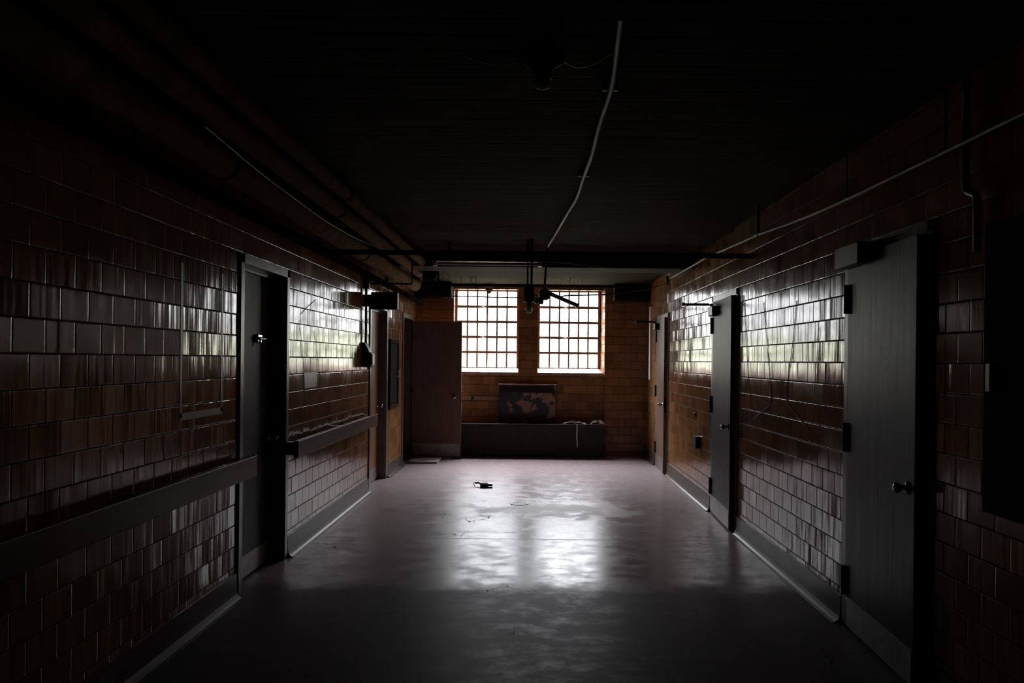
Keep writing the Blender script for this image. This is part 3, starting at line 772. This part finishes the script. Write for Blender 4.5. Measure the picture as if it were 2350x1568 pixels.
# twin-rod drop with a bare bulb
xq = (1213-1222)/F*8.3
t = thing('bulb_holder', 'black box on two rods holding a bare bulb between the windows', 'lamp', (xq, 8.3, 2.0))
bm = NB(); tube(bm, [(xq-.018, 8.3, ZC), (xq-.018, 8.3, 2.3)], .009, 8); tube(bm, [(xq+.022, 8.3, ZC), (xq+.022, 8.3, 2.3)], .012, 8); obj('hanging_rods', bm, 'black', t)
bm = NB(); box(bm, xq-.052, xq+.052, 8.25, 8.35, 2.15, 2.32, .008); tube(bm, [(xq, 8.3, 2.15), (xq, 8.3, 2.115)], .03, 12); bxq = obj('lamp_box', bm, 'black', t)
for sg in (-1, 1):
    bm = NB(); tube(bm, spline([(xq+sg*.018, 8.26, 2.10), (xq+sg*.018, 8.26, 2.135), (xq+sg*.024, 8.255, 2.148), (xq+sg*.048, 8.25, 2.172)], 5), .0055, 8); obj('prong', bm, 'white', bxq)
bm = NB(); lathe(bm, [(.012, .05), (.016, .03), (.028, .012), (.034, -.012), (.028, -.036), (.012, -.048), (0, -.05)], (xq, 8.3, 2.085), 'Z', 18); obj('bulb', bm, 'bulb', bxq)

# ceiling tube-light batten lying across the corridor
t = thing('tube_light', 'long grey tube-light batten across the ceiling before the windows', 'light fixture', (-.4, 8.62, 2.62))
bm = NB(); box(bm, -1.08, .09, 8.60, 8.70, 2.60, 2.655, .006); bt = obj('batten', bm, 'galv', t)
for x in (-.9, -.06):
    bm = NB(); box(bm, x-.02, x+.02, 8.63, 8.67, 2.655, ZC, .0); obj('hanger', bm, 'blackmetal', t)
bm = NB(); tube(bm, [(-1.02, 8.65, 2.575), (.05, 8.65, 2.575)], .013, 10); obj('tube', bm, 'bulb', bt)
for xa, xb in ((-1.075, -1.035), (.05, .088)):
    bm = NB(); box(bm, xa, xb, 8.61, 8.69, 2.555, 2.602, .003); obj('tube_socket', bm, 'white', bt)

# wires strung across in front of the window tops
def wire(name, pts, r, label, mat='black'):
    bm = NB(); tube(bm, spline(pts, 8), r, 7); return tag(obj(name, bm, mat), label, 'wire')
wire('strung_wire', [(-1.3, 11.0, 2.42), (-.95, 11.0, 2.415), (-.5, 10.98, 2.405), (-.10, 10.9, 2.40)], .008, 'straight black wire crossing the top of the left window')
wire('strung_wire', [(.28, 8.52, 2.212), (.35, 8.6, 2.245), (.75, 8.9, 2.285), (1.2, 9.5, 2.38), (1.74, 10.44, 2.555)], .008, 'black wire rising from the broken light to the right conduit')
wire('strung_wire', [(.10, 8.65, 2.61), (.36, 8.6, 2.592), (.55, 8.62, 2.575), (.75, 8.66, 2.56)], .006, 'short pale wire trailing from the end of the tube-light batten', 'galv')
def tangle(cx, cy, seed, label):
    rnd = random.Random(seed); bm = NB()
    for k in range(6):
        x = cx+rnd.uniform(-.12, .12); L = rnd.uniform(.12, .30); q = rnd.uniform(-.08, .08)
        tube(bm, spline([(x, cy, ZC), (x+q, cy, ZC-.05), (x+q*.7, cy+.02, ZC-L*.6), (x+q*.8+rnd.uniform(-.02, .02), cy, ZC-L)], 5), .0022, 6)
    return tag(obj('wire_tangle', bm, 'black'), label, 'wires')
tangle(-.95, 12.0, 2, 'thin loose wires hanging from the ceiling above the left window')
tangle(.55, 12.0, 5, 'thin loose wires hanging from the ceiling above the right window')
tangle(-1.30, 11.6, 9, 'thin loose wires hanging past the end of the lowest lagged pipe')

# pale lampholder hanging at the top of the left window, small ring beside it
t = thing('cone_light', 'small pale cone light hanging at the top of the left window', 'lamp', (-.72, 13.2, 2.63))
bm = NB(); tube(bm, [(-.72, 13.2, ZC), (-.72, 13.2, 2.76)], .012, 8); lathe(bm, [(.02, .06), (.045, .05), (.05, 0.), (.045, -.01)], (-.72, 13.2, 2.735), 'Z', 16); gb = obj('holder', bm, 'white', t)
bm = NB(); lathe(bm, [(.055, 0), (.06, -.015), (.05, -.045), (.03, -.075), (.022, -.09), (0, -.092)], (-.72, 13.2, 2.727), 'Z', 18); obj('shade', bm, 'canvas', t)
t = thing('pipe_valve', 'dark round valve with a curved handle beside the lagged pipe ends', 'valve', (-1.27, 9.97, 2.58))
bm = NB(); lathe(bm, [(.03, -.10), (.055, -.09), (.06, -.03), (.085, -.02), (.085, .02), (.06, .03), (.055, .09), (.03, .10)], (-1.27, 10.02, 2.60), 'X', 18)
tube(bm, [(-1.27, 10.02, 2.66), (-1.27, 10.02, ZC)], .03, 12); vb = obj('valve_body', bm, 'rust', t)
bm = NB(); tube(bm, spline([(-1.21, 9.9, 2.745), (-1.25, 9.9, 2.75), (-1.205, 9.9, 2.745), (-1.19, 9.9, 2.71), (-1.185, 9.9, 2.64), (-1.19, 9.92, 2.57), (-1.215, 9.93, 2.53)], 5), .006, 8); obj('handle', bm, 'galv', vb)
bm = NB(); tube(bm, spline([(-1.36, 8.05, 2.635), (-1.33, 8.10, 2.632), (-1.29, 8.2, 2.634), (-1.26, 8.28, 2.64)], 5), .007, 8)
obj('glint_piece', bm, 'chrome', p3)  # bright piece added in place of a short highlight by the thin pipe

# near ceiling lamp with its two cables
t = thing('ceiling_lamp', 'unlit round lamp on the near part of the ceiling', 'lamp', (.03, 3.35, 2.66))
bm = NB(); lathe(bm, [(.09, .0), (.09, -.012), (.06, -.03), (.04, -.05), (.04, -.08), (.03, -.085)], (.03, 3.35, ZC), 'Z', 20); cl = obj('lamp_base', bm, 'black', t)
bm = NB(); lathe(bm, [(.02, .03), (.03, .02), (.034, 0), (.026, -.02), (0, -.03)], (.03, 3.35, 2.70), 'Z', 16); obj('bulb', bm, 'bulb', t)
wire('ceiling_cable', [(-.06, 3.34, 2.793), (-.12, 3.35, 2.78), (-.20, 3.36, 2.785), (-.30, 3.3, 2.795)], .005, 'faint cable on the ceiling, left of the round lamp', 'galv')
wire('ceiling_cable', [(.11, 3.34, 2.793), (.18, 3.38, 2.78), (.26, 3.32, 2.785), (.33, 3.2, 2.795)], .005, 'faint cable on the ceiling, right of the round lamp', 'galv')

# ------------------------------------------------------------------ outside
bm = NB()
xs = [-70, -30, -12, 0, 12, 30, 70]; ys = [(14.05, .2), (20, .3), (27, .7), (32, 1.4), (38, 2.3), (46, 3.1), (60, 3.4), (120, 3.4)]
g = [[bm.verts.new((x, y, z+.25*math.sin(x*.35+y*.2)*(y > 22))) for x in xs] for y, z in ys]
for i in range(len(ys)-1):
    for j in range(len(xs)-1): bm.faces.new((g[i][j], g[i][j+1], g[i+1][j+1], g[i+1][j]))
struct('ground', bm, 'grass', 'bright grassy bank outside the windows', 'lawn')

# ------------------------------------------------------------------ daylight
w = bpy.data.worlds.new('overcast_sky'); SC.world = w; w.use_nodes = True
wt = w.node_tree; bg = wt.nodes['Background']; bg.inputs[1].default_value = 1.
# overcast sky: dimmer near the horizon, much brighter overhead
tc = wt.nodes.new('ShaderNodeTexCoord'); sp = wt.nodes.new('ShaderNodeSeparateXYZ')
mr = wt.nodes.new('ShaderNodeMapRange'); mr.interpolation_type = 'SMOOTHSTEP'
for k, v in ((1, SKY_Z0), (2, SKY_Z1), (3, SKY), (4, SKY_TOP)): mr.inputs[k].default_value = v
wt.links.new(tc.outputs['Generated'], sp.inputs[0]); wt.links.new(sp.outputs[2], mr.inputs[0])
sc_ = wt.nodes.new('ShaderNodeVectorMath'); sc_.operation = 'SCALE'; sc_.inputs[0].default_value = (.97, .955, 1.)
wt.links.new(mr.outputs[0], sc_.inputs['Scale']); wt.links.new(sc_.outputs[0], bg.inputs[0])
for x0, x1 in WIN:            # daylight portals: sampling guides in the window openings, they give no light of their own
    l = bpy.data.lights.new('window_portal', 'AREA'); l.shape = 'RECTANGLE'; l.size = x1-x0; l.size_y = ZH-1.40
    l.cycles.is_portal = True
    o = bpy.data.objects.new('window_portal', l); C.objects.link(o)
    o.location = ((x0+x1)/2, YG+.06, (ZH+1.40)/2); o.rotation_euler = (-PI/2, 0, 0)

# ------------------------------------------------------------------ camera
cam = bpy.data.cameras.new('camera'); co = bpy.data.objects.new('camera', cam); C.objects.link(co)
cam.sensor_width = 36.; cam.sensor_fit = 'HORIZONTAL'; cam.lens = F/2350*36
cam.shift_x = (1175-1222)/2350; cam.shift_y = (828-784)/2350
cam.clip_start = .05; cam.clip_end = 400
co.matrix_world = Matrix.Translation((0, 0, H)) @ Matrix.Rotation(PI/2, 4, 'X') @ Matrix.Rotation(ROLL, 4, 'Z')
SC.camera = co

SC.view_settings.view_transform = 'Standard'; SC.view_settings.look = 'None'
SC.view_settings.exposure = -.15; SC.view_settings.gamma = 1.; SC.view_settings.use_curve_mapping = False
SC.cycles.max_bounces = 12; SC.cycles.diffuse_bounces = 6; SC.cycles.glossy_bounces = 6; SC.cycles.transparent_max_bounces = 12
SC.cycles.caustics_reflective = True; SC.cycles.sample_clamp_indirect = 4.
